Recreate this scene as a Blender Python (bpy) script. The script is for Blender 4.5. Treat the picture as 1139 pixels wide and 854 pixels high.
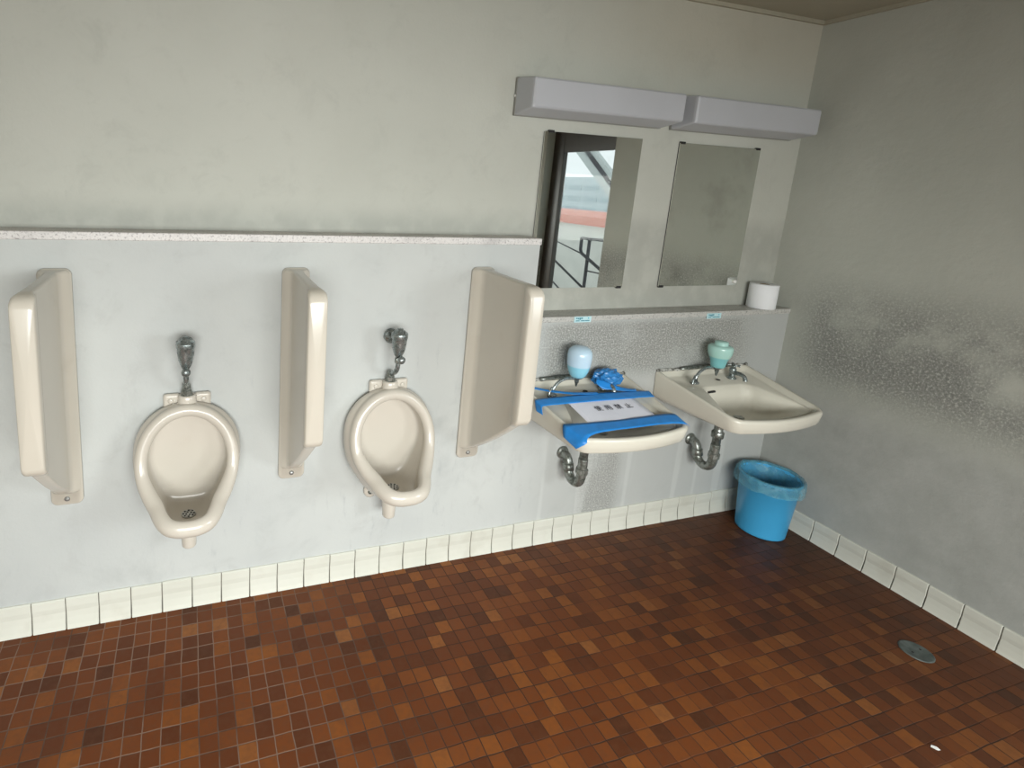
import bpy, bmesh, math, random
from mathutils import Vector, Matrix
random.seed(7)
for o in list(bpy.data.objects): bpy.data.objects.remove(o)
S = bpy.context.scene
COL = S.collection
# ------------------------------------------------------------------ camera
cam = bpy.data.objects.new('camera', bpy.data.cameras.new('camera')); COL.objects.link(cam)
R_ = ((0.95568548, 0.29414186, 0.01207637), (-0.29076667, 0.93671358, 0.19499335), (0.04604361, -0.18986372, 0.98073022))
m = Matrix.Identity(4)
for i in range(3):
    m[i][0] = R_[i][0]; m[i][1] = R_[i][2]; m[i][2] = -R_[i][1]
m[0][3], m[1][3], m[2][3] = -2.66988, -1.74109, 1.50378
cam.matrix_world = m
cam.data.sensor_width = 36; cam.data.sensor_fit = 'HORIZONTAL'
cam.data.lens = 598.3786 / 1139 * 36
cam.data.shift_x = 172.817 / 1139; cam.data.shift_y = -110.858 / 1139
cam.data.clip_start = .02
S.camera = cam
# ------------------------------------------------------------------ world, lights, exposure
S.view_settings.view_transform = 'Standard'; S.view_settings.look = 'None'
S.view_settings.gamma = 1; S.view_settings.use_curve_mapping = False
S.view_settings.exposure = 1.0
W = bpy.data.worlds.new('overcast_sky'); S.world = W; W.use_nodes = True
bg = W.node_tree.nodes['Background']; bg.inputs[0].default_value = (.86, .95, 1.0, 1); bg.inputs[1].default_value = .60
def area(name, loc, direction, sx, sy, power, color=(1, 1, 1), spread=180):
    l = bpy.data.lights.new(name, 'AREA'); l.shape = 'RECTANGLE'; l.size = sx; l.size_y = sy
    l.energy = power; l.color = color; l.spread = math.radians(spread)
    o = bpy.data.objects.new(name, l); COL.objects.link(o); o.location = loc
    o.rotation_euler = Vector(direction).to_track_quat('-Z', 'Y').to_euler()
    return o
XL, YB, H = -4.9, -3.5, 2.28      # left wall, rear wall, ceiling
D = .0994                          # recess of the upper wall behind the thick lower wall
area('unseen_rear_window_light', (-2.45, YB + .02, 1.28), (.12, 1, -.74), 2.4, 1.0, 46, (.98, 1, .965), 126)  # lamp for an unseen rear window, tilted to dim the wall top
area('unseen_side_window_light', (-.02, -2.75, 1.35), (-1, .15, -.60), 1.0, .9, 17, (.95, 1, 1), 140)  # lamp at an unseen side window, added for a bias from the right

# ------------------------------------------------------------------ node materials
class N:
    def __init__(s, name, rough=.5, spec=.5, metal=0):
        s.m = bpy.data.materials.new(name); s.m.use_nodes = True; s.t = s.m.node_tree
        s.b = s.t.nodes['Principled BSDF']
        s.b.inputs['Roughness'].default_value = rough
        s.b.inputs['Specular IOR Level'].default_value = spec
        s.b.inputs['Metallic'].default_value = metal
        s.g = None
    def node(s, k, **kw):
        n = s.t.nodes.new(k)
        for a, v in kw.items(): setattr(n, a, v)
        return n
    def pin(s, sock, v):
        if v is None: return
        if isinstance(v, bpy.types.NodeSocket): s.t.links.new(v, sock)
        elif isinstance(v, (tuple, list)) and sock.type == 'RGBA' and len(v) == 3: sock.default_value = (*v, 1)
        else: sock.default_value = v
    def pos(s):
        if not s.g: s.g = s.node('ShaderNodeNewGeometry')
        return s.g.outputs['Position']
    def math(s, op, a, b=None, c=None, clamp=False):
        n = s.node('ShaderNodeMath', operation=op, use_clamp=clamp)
        for i, v in enumerate((a, b, c)):
            if v is not None: s.pin(n.inputs[i], v)
        return n.outputs[0]
    def vec(s, op, a, b=None):
        n = s.node('ShaderNodeVectorMath', operation=op); s.pin(n.inputs[0], a)
        if b is not None: s.pin(n.inputs[1], b)
        return n.outputs[0]
    def sep(s, v):
        n = s.node('ShaderNodeSeparateXYZ'); s.pin(n.inputs[0], v); return n.outputs
    def noise(s, scale, detail=4, rough=.55, vec=None, dist=0, out='Fac'):
        n = s.node('ShaderNodeTexNoise'); n.inputs['Scale'].default_value = scale
        n.inputs['Detail'].default_value = detail; n.inputs['Roughness'].default_value = rough
        n.inputs['Distortion'].default_value = dist
        s.pin(n.inputs['Vector'], vec if vec is not None else s.pos()); return n.outputs[out]
    def ramp(s, f, *stops):
        n = s.node('ShaderNodeValToRGB'); e = n.color_ramp.elements
        while len(e) < len(stops): e.new(.5)
        for i, (p, c) in enumerate(stops):
            e[i].position = p
            e[i].color = (c, c, c, 1) if isinstance(c, (int, float)) else (*c, 1)
        s.pin(n.inputs[0], f); return n.outputs[0]
    def remap(s, v, a, b, c=0., d=1.):
        n = s.node('ShaderNodeMapRange'); n.interpolation_type = 'SMOOTHSTEP'
        for i, x in enumerate((v, a, b, c, d)): s.pin(n.inputs[i], x)
        return n.outputs[0]
    def mix(s, f, a, b, mode='MIX'):
        n = s.node('ShaderNodeMix', data_type='RGBA', blend_type=mode); n.clamp_factor = True
        s.pin(n.inputs[0], f); s.pin(n.inputs[6], a); s.pin(n.inputs[7], b); return n.outputs[2]
    def color(s, c): s.pin(s.b.inputs['Base Color'], c); return s
    def bump(s, h, strength=.3, dist=.002):
        n = s.node('ShaderNodeBump'); n.inputs['Strength'].default_value = strength
        n.inputs['Distance'].default_value = dist; s.pin(n.inputs['Height'], h)
        s.t.links.new(n.outputs[0], s.b.inputs['Normal']); return s
def plain(name, c, rough=.5, metal=0, var=.06, scale=18, bump=.0, **kw):
    n = N(name, rough, metal=metal)
    a = tuple(x * (1 - var) for x in c); b = tuple(min(1, x * (1 + var)) for x in c)
    n.color(n.ramp(n.noise(scale), (.3, a), (.7, b)))
    if bump: n.bump(n.noise(scale * 12, 3), bump, .001)
    for k, v in kw.items(): n.b.inputs[k.replace('_', ' ')].default_value = v
    return n.m

# paint on the upper rear wall: cream, sooty smudges above the ledge
n = N('cream_wall_paint', .6, .3)
x, y, z = n.sep(n.pos())
col = n.ramp(n.noise(1.3, 3), (.3, (.475, .485, .435)), (.7, (.535, .545, .495)))
streak = n.noise(1, 5, vec=n.vec('MULTIPLY', n.pos(), (11, 11, 9)))
soot = n.math('MULTIPLY', n.remap(z, 1.44, 1.335), n.remap(streak, .30, .62, .45, 1))
col = n.mix(n.math('MULTIPLY', soot, .5), col, (.27, .275, .25))
mott = n.math('MULTIPLY', n.remap(n.noise(9, 7, .72, dist=.5), .48, .70), n.remap(n.noise(2.1, 3), .38, .62, .2, 1))
col = n.mix(n.math('MULTIPLY', mott, .30), col, (.36, .37, .335))
bounce_tint = n.math('MULTIPLY', n.remap(z, 1.85, 2.2), n.remap(x, -1.5, -.6))
col = n.mix(n.math('MULTIPLY', bounce_tint, .4), col, (.50, .45, .34))  # warm bounce light near the ceiling corner, tinted into the paint
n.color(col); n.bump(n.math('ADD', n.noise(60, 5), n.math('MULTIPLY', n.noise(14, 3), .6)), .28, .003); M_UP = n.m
# paint on the thick lower wall: cool light grey; bare pebbly mortar round the washbasins
n = N('grey_wall_paint', .6, .3)
x, y, z = n.sep(n.pos())
col = n.ramp(n.noise(1.7, 4), (.3, (.455, .475, .47)), (.7, (.53, .55, .535)))
smudge = n.remap(n.noise(3.2, 6, .65, dist=.4), .54, .76)
col = n.mix(n.math('MULTIPLY', smudge, .5), col, (.36, .38, .375))
blot = n.math('MULTIPLY', n.remap(n.noise(8, 6, .7, dist=.6), .5, .68), n.remap(n.noise(1.9, 3), .42, .6))
col = n.mix(n.math('MULTIPLY', blot, .35), col, (.40, .41, .40))
scuff = n.math('MULTIPLY', n.remap(n.noise(1, 6, .7, vec=n.vec('MULTIPLY', n.pos(), (26, 26, 7))), .55, .72), n.remap(n.noise(1.4, 2), .45, .62))
col = n.mix(n.math('MULTIPLY', scuff, .55), col, (.34, .36, .37))
zone = n.math('MULTIPLY', n.remap(x, -1.42, -1.24), n.remap(x, -.12, -.35))
zonez = n.math('MULTIPLY', n.remap(z, .70, .80), n.remap(z, 1.0, .955))
low = n.math('MULTIPLY', n.math('MULTIPLY', n.remap(x, -1.10, -1.04), n.remap(x, -.83, -.9)), n.remap(z, .76, .66))
mort = n.math('MULTIPLY', n.math('MAXIMUM', n.math('MULTIPLY', zone, zonez), n.math('MULTIPLY', low, .8)), n.remap(n.noise(4, 4), .30, .50, .35, 1))
speck = n.noise(150, 4, .7)
mcol = n.ramp(speck, (.38, (.22, .225, .215)), (.54, (.34, .345, .325)), (.66, (.60, .61, .59)))
col = n.mix(n.remap(x, -1.45, -1.15), col, n.mix(.55, col, (.40, .41, .395)))
col = n.mix(mort, col, mcol)
# whitewash runs and plaster patches under the basins
run = n.remap(n.noise(1, 2, vec=n.vec('MULTIPLY', n.pos(), (9, 1, .5))), .56, .62)
run = n.math('MULTIPLY', n.math('MULTIPLY', run, n.remap(x, -1.5, -1.3)), n.remap(z, .68, .6))
col = n.mix(n.math('MULTIPLY', run, .3), col, (.62, .64, .62))
n.color(col)
hb = n.math('ADD', n.math('MULTIPLY', n.noise(55, 6, .65), .8), n.math('MULTIPLY', n.math('MULTIPLY', speck, mort), 1.6))
n.bump(n.math('ADD', hb, n.math('MULTIPLY', n.noise(9, 3), .5)), .38, .003); M_LOW = n.m
# right wall: grey, darker pebbly mould band
n = N('stained_grey_wall_paint', .65, .25)
x, y, z = n.sep(n.pos())
col = n.ramp(n.noise(1.6, 4), (.3, (.41, .425, .38)), (.7, (.49, .505, .455)))
band = n.math('MULTIPLY', n.math('MULTIPLY', n.remap(z, .62, .84), n.remap(z, 1.25, 1.0)), n.remap(n.noise(2.6, 4), .28, .50))
band = n.math('MULTIPLY', band, n.remap(y, .02, -.2))
pb = n.noise(115, 5, .75)
col = n.mix(n.math('MULTIPLY', band, .75), col, n.ramp(pb, (.40, (.13, .135, .13)), (.54, (.25, .255, .24)), (.63, (.56, .57, .54))))
col = n.mix(n.math('MULTIPLY', n.remap(z, .75, .55), .5), col, n.ramp(n.noise(7, 6, .7), (.35, (.24, .25, .255)), (.65, (.37, .38, .385))))
n.color(col)
n.bump(n.math('ADD', n.math('MULTIPLY', pb, n.math('ADD', n.math('MULTIPLY', band, 1.4), .35)), n.noise(16, 4)), .5, .004); M_RIGHT = n.m
M_CEIL = plain('tan_ceiling_paint', (.38, .36, .28), .7, var=.05, scale=2, bump=.2)
M_PLAIN = plain('dull_wall_paint', (.60, .60, .54), .7, var=.08, scale=2, bump=.2)
# terrazzo sills
def terrazzo(name, base, dark):
    n = N(name, .45)
    c = n.ramp(n.noise(150, 3, .6), (.33, dark), (.45, base), (.7, tuple(min(1, v * 1.12) for v in base)))
    c = n.mix(n.math('MULTIPLY', n.remap(n.noise(7, 4), .5, .7), .45), c, tuple(v * .55 for v in base))
    n.color(c); n.bump(n.noise(80, 3), .15, .001); return n.m
M_TER = terrazzo('pink_white_terrazzo', (.62, .60, .585), (.33, .31, .31))
M_TER2 = terrazzo('grey_white_terrazzo', (.48, .475, .45), (.26, .26, .25))
# mosaic floor
n = N('brown_mosaic_tile', .36, .2)
x, y, z = n.sep(n.pos())
wob = n.node('ShaderNodeTexNoise'); wob.inputs['Scale'].default_value = 14; wob.inputs['Detail'].default_value = 1
n.pin(wob.inputs['Vector'], n.pos())
off = n.vec('MULTIPLY', n.vec('SUBTRACT', wob.outputs['Color'], (.5, .5, .5)), (.006, .006, 0))
P = n.vec('ADD', n.pos(), off)
px, py, _ = n.sep(P)
PT = .04945
u = n.math('DIVIDE', n.math('ADD', px, 3.0591 + 10 * PT), PT); v = n.math('DIVIDE', n.math('ADD', py, .2890 + 80 * PT), PT)
cu = n.math('FLOOR', u); cv = n.math('FLOOR', v)
fu = n.math('ABSOLUTE', n.math('SUBTRACT', n.math('FRACT', u), .5)); fv = n.math('ABSOLUTE', n.math('SUBTRACT', n.math('FRACT', v), .5))
edge = n.math('MAXIMUM', fu, fv)
cmb = n.node('ShaderNodeCombineXYZ'); n.pin(cmb.inputs[0], cu); n.pin(cmb.inputs[1], cv)
wn = n.node('ShaderNodeTexWhiteNoise', noise_dimensions='3D'); n.pin(wn.inputs[0], cmb.outputs[0])
tile = n.ramp(wn.outputs[0], (0, (.060, .020, .008)), (.14, (.092, .026, .008)), (.45, (.132, .036, .009)), (.80, (.172, .050, .011)), (.95, (.22, .070, .014)), (1, (.26, .10, .030)))
tile = n.mix(n.remap(n.noise(60, 4), .35, .75, 0, .35), tile, (.10, .045, .022))
fieldn = n.noise(1.1, 3)
dirt_shade = n.math('MULTIPLY', n.remap(x, -1.9, -.2), n.remap(y, -1.25, -.1, .35, 1))  # darkening toward the right corner: dirt and dim light painted together
dirt_shade = n.math('ADD', n.math('MULTIPLY', dirt_shade, .85), n.math('MULTIPLY', n.remap(fieldn, .5, .7), .25), clamp=True)
tile = n.mix(n.math('MULTIPLY', dirt_shade, .80), tile, (.050, .022, .012))
lite = n.math('MULTIPLY', n.remap(x, -1.9, -2.6), n.remap(n.noise(4, 5), .34, .60, .25, 1))
faint = n.math('MULTIPLY', n.remap(x, -2.3, -1.2), n.remap(n.noise(6, 4), .40, .62))
gcol = n.mix(n.math('MULTIPLY', lite, .85), (.042, .022, .014), (.24, .155, .115))
gl = n.remap(edge, .456, .482)
tile = n.mix(n.math('MULTIPLY', n.remap(n.noise(9, 5, .7), .45, .68), .35), tile, (.115, .036, .014))
n.color(n.mix(n.math('MULTIPLY', gl, n.math('SUBTRACT', 1, n.math('MULTIPLY', faint, .75))), tile, gcol))
n.pin(n.b.inputs['Roughness'], n.math('ADD', n.math('MULTIPLY', gl, .3), n.math('ADD', n.math('MULTIPLY', n.noise(30, 3), .25), .30)))
hh = n.math('ADD', n.math('MULTIPLY', gl, -1), n.math('ADD', n.math('MULTIPLY', n.noise(25, 3), .35), n.math('MULTIPLY', wn.outputs[0], .3)))
n.bump(hh, .45, .0022); M_FLOOR = n.m
# glazed skirting tile
n = N('white_glazed_tile', .22)
n.color(n.mix(n.math('MULTIPLY', n.remap(n.noise(6, 5), .52, .75), .35), n.ramp(n.noise(3), (.3, (.58, .585, .52)), (.7, (.65, .655, .59))), (.42, .40, .33))); M_SKIRT = n.m
M_GROUT = plain('dark_grout', (.13, .12, .10), .9)
# sanitary ware
def ceramic(name, c):
    n = N(name, .24, .5)
    n.color(n.mix(n.math('MULTIPLY', n.remap(n.noise(9, 5), .55, .8), .18), n.ramp(n.noise(2.5), (.3, tuple(v * .96 for v in c)), (.7, c)), (.42, .36, .28)))
    n.b.inputs['Coat Weight'].default_value = .12; n.b.inputs['Coat Roughness'].default_value = .1
    return n.m
M_CER = ceramic('ivory_glazed_ceramic', (.57, .53, .465))
M_PART = ceramic('beige_glazed_ceramic', (.59, .55, .475))
M_BAS = ceramic('cream_glazed_ceramic', (.66, .635, .55))
def metal(name, c, r, dirt_shade):
    n = N(name, r, metal=.75)
    f = n.remap(n.noise(55, 5, .65), .42, .68)
    n.color(n.mix(f, c, dirt_shade)); n.pin(n.b.inputs['Roughness'], n.math('ADD', n.math('MULTIPLY', f, .35), r)); n.bump(n.noise(90, 4), .2, .001); return n.m
M_CHR = metal('tarnished_chrome', (.33, .37, .37), .24, (.09, .105, .10))
M_TRAP = metal('corroded_chrome', (.31, .33, .31), .30, (.10, .11, .09))
M_STEEL = metal('brushed_steel', (.45, .46, .45), .35, (.25, .25, .24))
M_BLACK = plain('black_gap', (.02, .02, .02), .9)
M_SEAL = N('mouldy_sealant', .8); M_SEAL.color(M_SEAL.ramp(M_SEAL.noise(60, 4), (.4, (.06, .06, .052)), (.52, (.20, .20, .18)), (.66, (.55, .55, .52)))); M_SEAL = M_SEAL.m
M_MIR = N('silvered_mirror', .015, metal=1); M_MIR.color(M_MIR.mix(M_MIR.remap(M_MIR.noise(6, 5), .5, .8), (.82, .84, .80), (.66, .67, .63))); M_MIR.pin(M_MIR.b.inputs['Roughness'], M_MIR.remap(M_MIR.noise(9, 4), .5, .9, .012, .09)); M_MIR = M_MIR.m
M_DIFF = plain('milky_lamp_plastic', (.47, .485, .52), .42, var=.03, scale=4)
M_LAMPB = plain('aged_lamp_plastic', (.27, .27, .25), .5, var=.05, scale=5)
M_WHITE = plain('white_plastic', (.75, .75, .72), .4)
M_PAPER = plain('white_paper', (.80, .81, .90), .7, var=.02)
M_ROLL = plain('white_tissue', (.80, .82, .84), .9, var=.02, bump=.1)
M_INK = plain('dark_ink', (.035, .035, .05), .6)
M_TAPE = plain('blue_tape', (.02, .235, .66), .38, var=.10, scale=30, bump=.12)
M_WRAP = plain('blue_plastic_wrap', (.03, .20, .50), .25, var=.2, scale=40, bump=.3)
M_BIN = plain('sky_blue_plastic', (.055, .36, .66), .35, var=.05, scale=6)
n = N('thin_blue_plastic_bag', .16); n.color(n.ramp(n.noise(30, 3), (.3, (.10, .34, .47)), (.7, (.16, .44, .57))))
n.pin(n.b.inputs['Alpha'], n.remap(n.noise(22, 4), .3, .75, .35, .72)); n.bump(n.noise(48, 5, .7, dist=.6), .9, .006); M_BAG = n.m
def bottle_mat(name, up, lo, zc):
    n = N(name, .2); x, y, z = n.sep(n.pos())
    n.color(n.mix(n.remap(z, zc + .004, zc - .004), up, lo))
    n.b.inputs['Transmission Weight'].default_value = .12; n.b.inputs['Subsurface Weight'].default_value = .25
    n.b.inputs['Subsurface Radius'].default_value = (.02, .03, .03); return n.m
M_BOT1 = bottle_mat('pale_blue_bottle_plastic', (.56, .74, .88), (.30, .66, .80), .832)
M_BOT2 = bottle_mat('mint_bottle_plastic', (.46, .74, .68), (.24, .58, .60), .828)
M_STK = plain('pale_cyan_sticker', (.50, .72, .76), .4, var=.03)
M_STKD = plain('teal_sticker_print', (.07, .27, .35), .5)
M_STKB = plain('blue_sticker_print', (.10, .45, .62), .5)
M_FRAME = plain('dark_brown_window_metal', (.045, .038, .030), .4)
M_COVER = N('grey_drain_metal', .6); M_COVER.color(M_COVER.ramp(M_COVER.noise(40, 4), (.35, (.05, .062, .058)), (.65, (.10, .118, .11)))); M_COVER = M_COVER.m
n = N('window_glass', 0); tr = n.node('ShaderNodeBsdfTransparent'); gl_ = n.node('ShaderNodeBsdfGlossy'); gl_.inputs['Roughness'].default_value = .01
mx = n.node('ShaderNodeMixShader')
mx.inputs[0].default_value = .012; n.t.links.new(tr.outputs[0], mx.inputs[1]); n.t.links.new(gl_.outputs[0], mx.inputs[2])
n.t.links.new(mx.outputs[0], n.t.nodes['Material Output'].inputs[0]); M_GLASS = n.m
M_CONC = plain('pale_concrete', (.62, .62, .58), .8, var=.08, scale=2)
M_RED = plain('salmon_red_cladding', (.58, .20, .15), .7)
M_BLD = plain('pale_blue_cladding', (.42, .52, .56), .7, var=.05, scale=1)
M_BLDW = plain('grey_blue_glazing', (.30, .40, .45), .3)
M_RAIL = plain('dark_rail_paint', (.04, .04, .045), .5)
M_STAIR = plain('pale_stair_paint', (.50, .54, .53), .6)

# ------------------------------------------------------------------ mesh helpers
def link(name, bm, mats, parent=None, smooth=False, loc=None):
    me = bpy.data.meshes.new(name); bmesh.ops.recalc_face_normals(bm, faces=bm.faces[:]) if bm.faces else None
    bm.to_mesh(me); bm.free()
    for mt in (mats if isinstance(mats, (list, tuple)) else [mats]): me.materials.append(mt)
    if smooth:
        for p in me.polygons: p.use_smooth = True
    o = bpy.data.objects.new(name, me); COL.objects.link(o)
    if parent: o.parent = parent
    if loc: o.location = loc
    return o
def thing(name, label, cat, loc=(0, 0, 0), group=None):
    o = bpy.data.objects.new(name, None); COL.objects.link(o); o.location = loc; o.empty_display_size = .05
    o['label'] = label; o['category'] = cat
    if group: o['group'] = group
    return o
def tag(o, label, cat, group=None):
    o['label'] = label; o['category'] = cat
    if group: o['group'] = group
    return o
def struct(o): o['kind'] = 'structure'; return o
def dup(root, loc, label):
    r = root.copy(); COL.objects.link(r); r.location = loc; r['label'] = label
    for ch in root.children:
        c = ch.copy(); COL.objects.link(c); c.parent = r
        for g in ch.children:
            d = g.copy(); COL.objects.link(d); d.parent = c
    return r
def box(bm, x0, x1, y0, y1, z0, z1, bev=0, seg=2, mi=0):
    r = bmesh.ops.create_cube(bm, size=1)
    for v in r['verts']:
        v.co = Vector(((x0 + x1) / 2 + v.co.x * (x1 - x0), (y0 + y1) / 2 + v.co.y * (y1 - y0), (z0 + z1) / 2 + v.co.z * (z1 - z0)))
    fs = list({f for v in r['verts'] for f in v.link_faces})
    for f in fs: f.material_index = mi
    if bev:
        es = list({e for f in fs for e in f.edges})
        bmesh.ops.bevel(bm, geom=es, offset=bev, segments=seg, affect='EDGES', profile=.5)
def B(name, x0, x1, y0, y1, z0, z1, mat, parent=None, bev=0, seg=2, smooth=False):
    bm = bmesh.new(); box(bm, x0, x1, y0, y1, z0, z1, bev, seg); return link(name, bm, mat, parent, smooth)
def loft(bm, rings, closed=True, cap0=True, cap1=True, mi=0):
    vs = [[bm.verts.new(p) for p in r] for r in rings]; k = len(vs[0])
    for a, b in zip(vs, vs[1:]):
        for i in range(k if closed else k - 1):
            j = (i + 1) % k; f = bm.faces.new((a[i], a[j], b[j], b[i])); f.material_index = mi
    def cap(r):
        c = bm.verts.new(sum((v.co for v in r), Vector()) / len(r))
        for i in range(k): f = bm.faces.new((r[i], r[(i + 1) % k], c)); f.material_index = mi
    if cap0: cap(vs[0])
    if cap1: cap(vs[-1])
    return vs
def lathe(bm, prof, seg=32, c=(0, 0, 0), axis='z', cap0=True, cap1=True, mi=0):
    rings = []
    for r, h in prof:
        ring = []
        for i in range(seg):
            a = 2 * math.pi * i / seg; p = (r * math.cos(a), r * math.sin(a), h)
            if axis == 'y': p = (p[0], h, p[1])
            if axis == 'x': p = (h, p[0], p[1])
            ring.append(Vector(c) + Vector(p))
        rings.append(ring)
    return loft(bm, rings, True, cap0, cap1, mi)
def catmull(pts, n=8, closed=False):
    pts = [Vector(p) for p in pts]; out = []; k = len(pts)
    for i in range(k if closed else k - 1):
        if closed: p0, p1, p2, p3 = (pts[(i + j) % k] for j in (-1, 0, 1, 2))
        else: p0, p1, p2, p3 = pts[max(i - 1, 0)], pts[i], pts[i + 1], pts[min(i + 2, k - 1)]
        for j in range(n):
            t = j / n
            out.append(.5 * ((2 * p1) + (p2 - p0) * t + (2 * p0 - 5 * p1 + 4 * p2 - p3) * t * t + (3 * p1 - p0 - 3 * p2 + p3) * t ** 3))
    if not closed: out.append(pts[-1])
    return out
def tube(bm, pts, rad, seg=14, n=6, mi=0, smooth=True):
    P = catmull(pts, n) if smooth else [Vector(p) for p in pts]
    if isinstance(rad, (int, float)): rr = [rad] * len(P)
    else:
        rr = []
        for i in range(len(P)):
            t = i / (len(P) - 1) * (len(rad) - 1); a = min(int(t), len(rad) - 2); rr.append(rad[a] + (rad[a + 1] - rad[a]) * (t - a))
    up = None; rings = []
    for i, p in enumerate(P):
        d = (P[min(i + 1, len(P) - 1)] - P[max(i - 1, 0)]).normalized()
        if up is None: up = Vector((0, 0, 1)) if abs(d.z) < .9 else Vector((1, 0, 0))
        s = d.cross(up).normalized(); up = s.cross(d).normalized()
        rings.append([p + (s * math.cos(2 * math.pi * j / seg) + up * math.sin(2 * math.pi * j / seg)) * rr[i] for j in range(seg)])
    loft(bm, rings, mi=mi)

# ------------------------------------------------------------------ room shell
T = .12
struct(B('floor', XL - T, T, YB - T, .25, -.1, 0, M_FLOOR))
struct(B('ceiling', XL - T, T, YB - T, .25, H, H + .1, M_CEIL))
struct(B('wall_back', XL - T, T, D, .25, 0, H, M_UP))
bm = bmesh.new(); box(bm, XL, -1.400, 0, D, 0, 1.294); box(bm, -1.400, 0, 0, D, 0, .987)
struct(link('wall_back_lower', bm, M_LOW))
struct(B('wall_left', XL - T, XL, YB - T, D, 0, H, M_PLAIN))
# right wall with window_1 (seen in the mirror) and unseen_window_3 further back, added for light from the right
def wall_holes(name, ax, a0, a1, u0, u1, holes, mat):
    bm = bmesh.new(); us = sorted({u0, u1, *[h[0] for h in holes], *[h[1] for h in holes]})
    for p, q in zip(us, us[1:]):
        hs = [h for h in holes if h[0] <= p and h[1] >= q]
        spans = [(0, H)] if not hs else [(0, hs[0][2]), (hs[0][3], H)]
        for s0, s1 in spans:
            if s1 - s0 < .001: continue
            box(bm, a0, a1, p, q, s0, s1) if ax == 'x' else box(bm, p, q, a0, a1, s0, s1)
    bmesh.ops.remove_doubles(bm, verts=bm.verts, dist=1e-5)
    return struct(link(name, bm, mat))
wall_holes('wall_right', 'x', 0, T, YB, D, [(-1.80, -1.065, .60, 2.02), (-3.25, -2.25, .85, 1.85)], M_RIGHT)
wall_holes('wall_rear', 'y', YB - T, YB, XL, T, [(-3.70, -1.20, .75, 1.83)], M_PLAIN)
def window(nm, ax, a, u0, u1, z0, z1, fw=.05, sign=1):
    bm = bmesh.new()
    def q(p0, p1, s0, s1, d0, d1):
        box(bm, a + d0, a + d1, p0, p1, s0, s1, .003) if ax == 'x' else box(bm, p0, p1, a + d0, a + d1, s0, s1, .003)
    q(u0, u0 + fw, z0, z1, 0, .04); q(u1 - fw, u1, z0, z1, 0, .04); q(u0 + fw, u1 - fw, z1 - fw * 1.2, z1, 0, .04); q(u0 + fw, u1 - fw, z0, z0 + fw, 0, .04)
    o = link(nm, bm, M_FRAME); struct(o)
    bm = bmesh.new()
    if ax == 'x': box(bm, a + .017, a + .021, u0 + fw, u1 - fw, z0 + fw, z1 - fw * 1.2)
    else: box(bm, u0 + fw, u1 - fw, a + .017, a + .021, z0 + fw, z1 - fw * 1.2)
    link('window_pane', bm, M_GLASS, o); return o
# window_1: wide dark frame
bm = bmesh.new()
box(bm, .07, .11, -1.80, -1.675, .60, 2.02, .004); box(bm, .07, .11, -1.11, -1.065, .60, 2.02, .004)
box(bm, .07, .11, -1.675, -1.11, 1.785, 2.02, .004); box(bm, .07, .11, -1.675, -1.11, .60, .66, .004)
w1 = struct(link('window_1', bm, M_FRAME)); B('window_pane', .085, .089, -1.675, -1.11, .66, 1.785, M_GLASS, w1)
window('unseen_window_2', 'y', YB - .09, -3.70, -1.20, .75, 1.83)  # unseen; placed and widened for the light it gives
window('unseen_window_3', 'x', .06, -3.25, -2.25, .85, 1.85)  # unseen; added to bias the light from the right

# terrazzo sills
def sill(name, x0, x1, z0, z1, y0, mat):
    bm = bmesh.new(); box(bm, x0, x1, y0, D, z0, z1, .003, 2); return struct(link(name, bm, mat))
sill('trim_1', XL, -1.397, 1.294, 1.319, -.006, M_TER)
sill('trim_2', -1.397, 0, .987, 1.010, -.005, M_TER2)
struct(B('trim_3', XL, 0, D - .012, D, H - .016, H, M_CEIL))
struct(B('trim_4', -.012, 0, YB, D - .012, H - .016, H, M_CEIL))

# skirting tiles with a cove profile
def skirting(name, joints, along, zt):
    prof = [(0.001, zt), (-.0045, zt), (-.0085, zt - .004), (-.0085, zt * .72), (-.0065, zt * .55), (-.008, zt * .35), (-.012, zt * .12), (-.016, 0), (0.001, 0)]
    bm = bmesh.new(); g = .0013
    for a, b in zip(joints, joints[1:]):
        lo, hi = min(a, b) + g, max(a, b) - g
        dz = random.uniform(-.0015, .0015)
        def pt(s, p): return Vector((s, p[0] + (0), p[1] + (dz if p[1] > 0 else 0))) if along == 'x' else Vector((p[0], s, p[1] + (dz if p[1] > 0 else 0)))
        ss = [lo, lo + .002, hi - .002, hi]; rr = []
        for k, s in enumerate(ss):
            sc = .8 if k in (0, 3) else 1
            rr.append([pt(s, (p[0] * sc if p[0] < 0 else p[0], p[1])) for p in prof])
        loft(bm, rr)
    lo, hi = min(joints), max(joints)
    if along == 'x': box(bm, lo, hi, -.005, .0, 0, zt - .004, mi=1)
    else: box(bm, -.005, .0, lo, hi, 0, zt - .004, mi=1)
    o = struct(link(name, bm, [M_SKIRT, M_GROUT])); return o
jx = [-.3836 + .0998 * k for k in range(0, 4)] ; jx = [0 - .017] + sorted([v for v in jx if v < -.03] + [-.3836 - .0998 * k for k in range(1, 44)], reverse=True)
skirting('baseboard_back', jx, 'x', .110)
jy = [-.018, -.0838, -.1837] + [-.2835 - .0998 * k for k in range(0, 32)]
skirting('baseboard_right', jy, 'y', .098)

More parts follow.
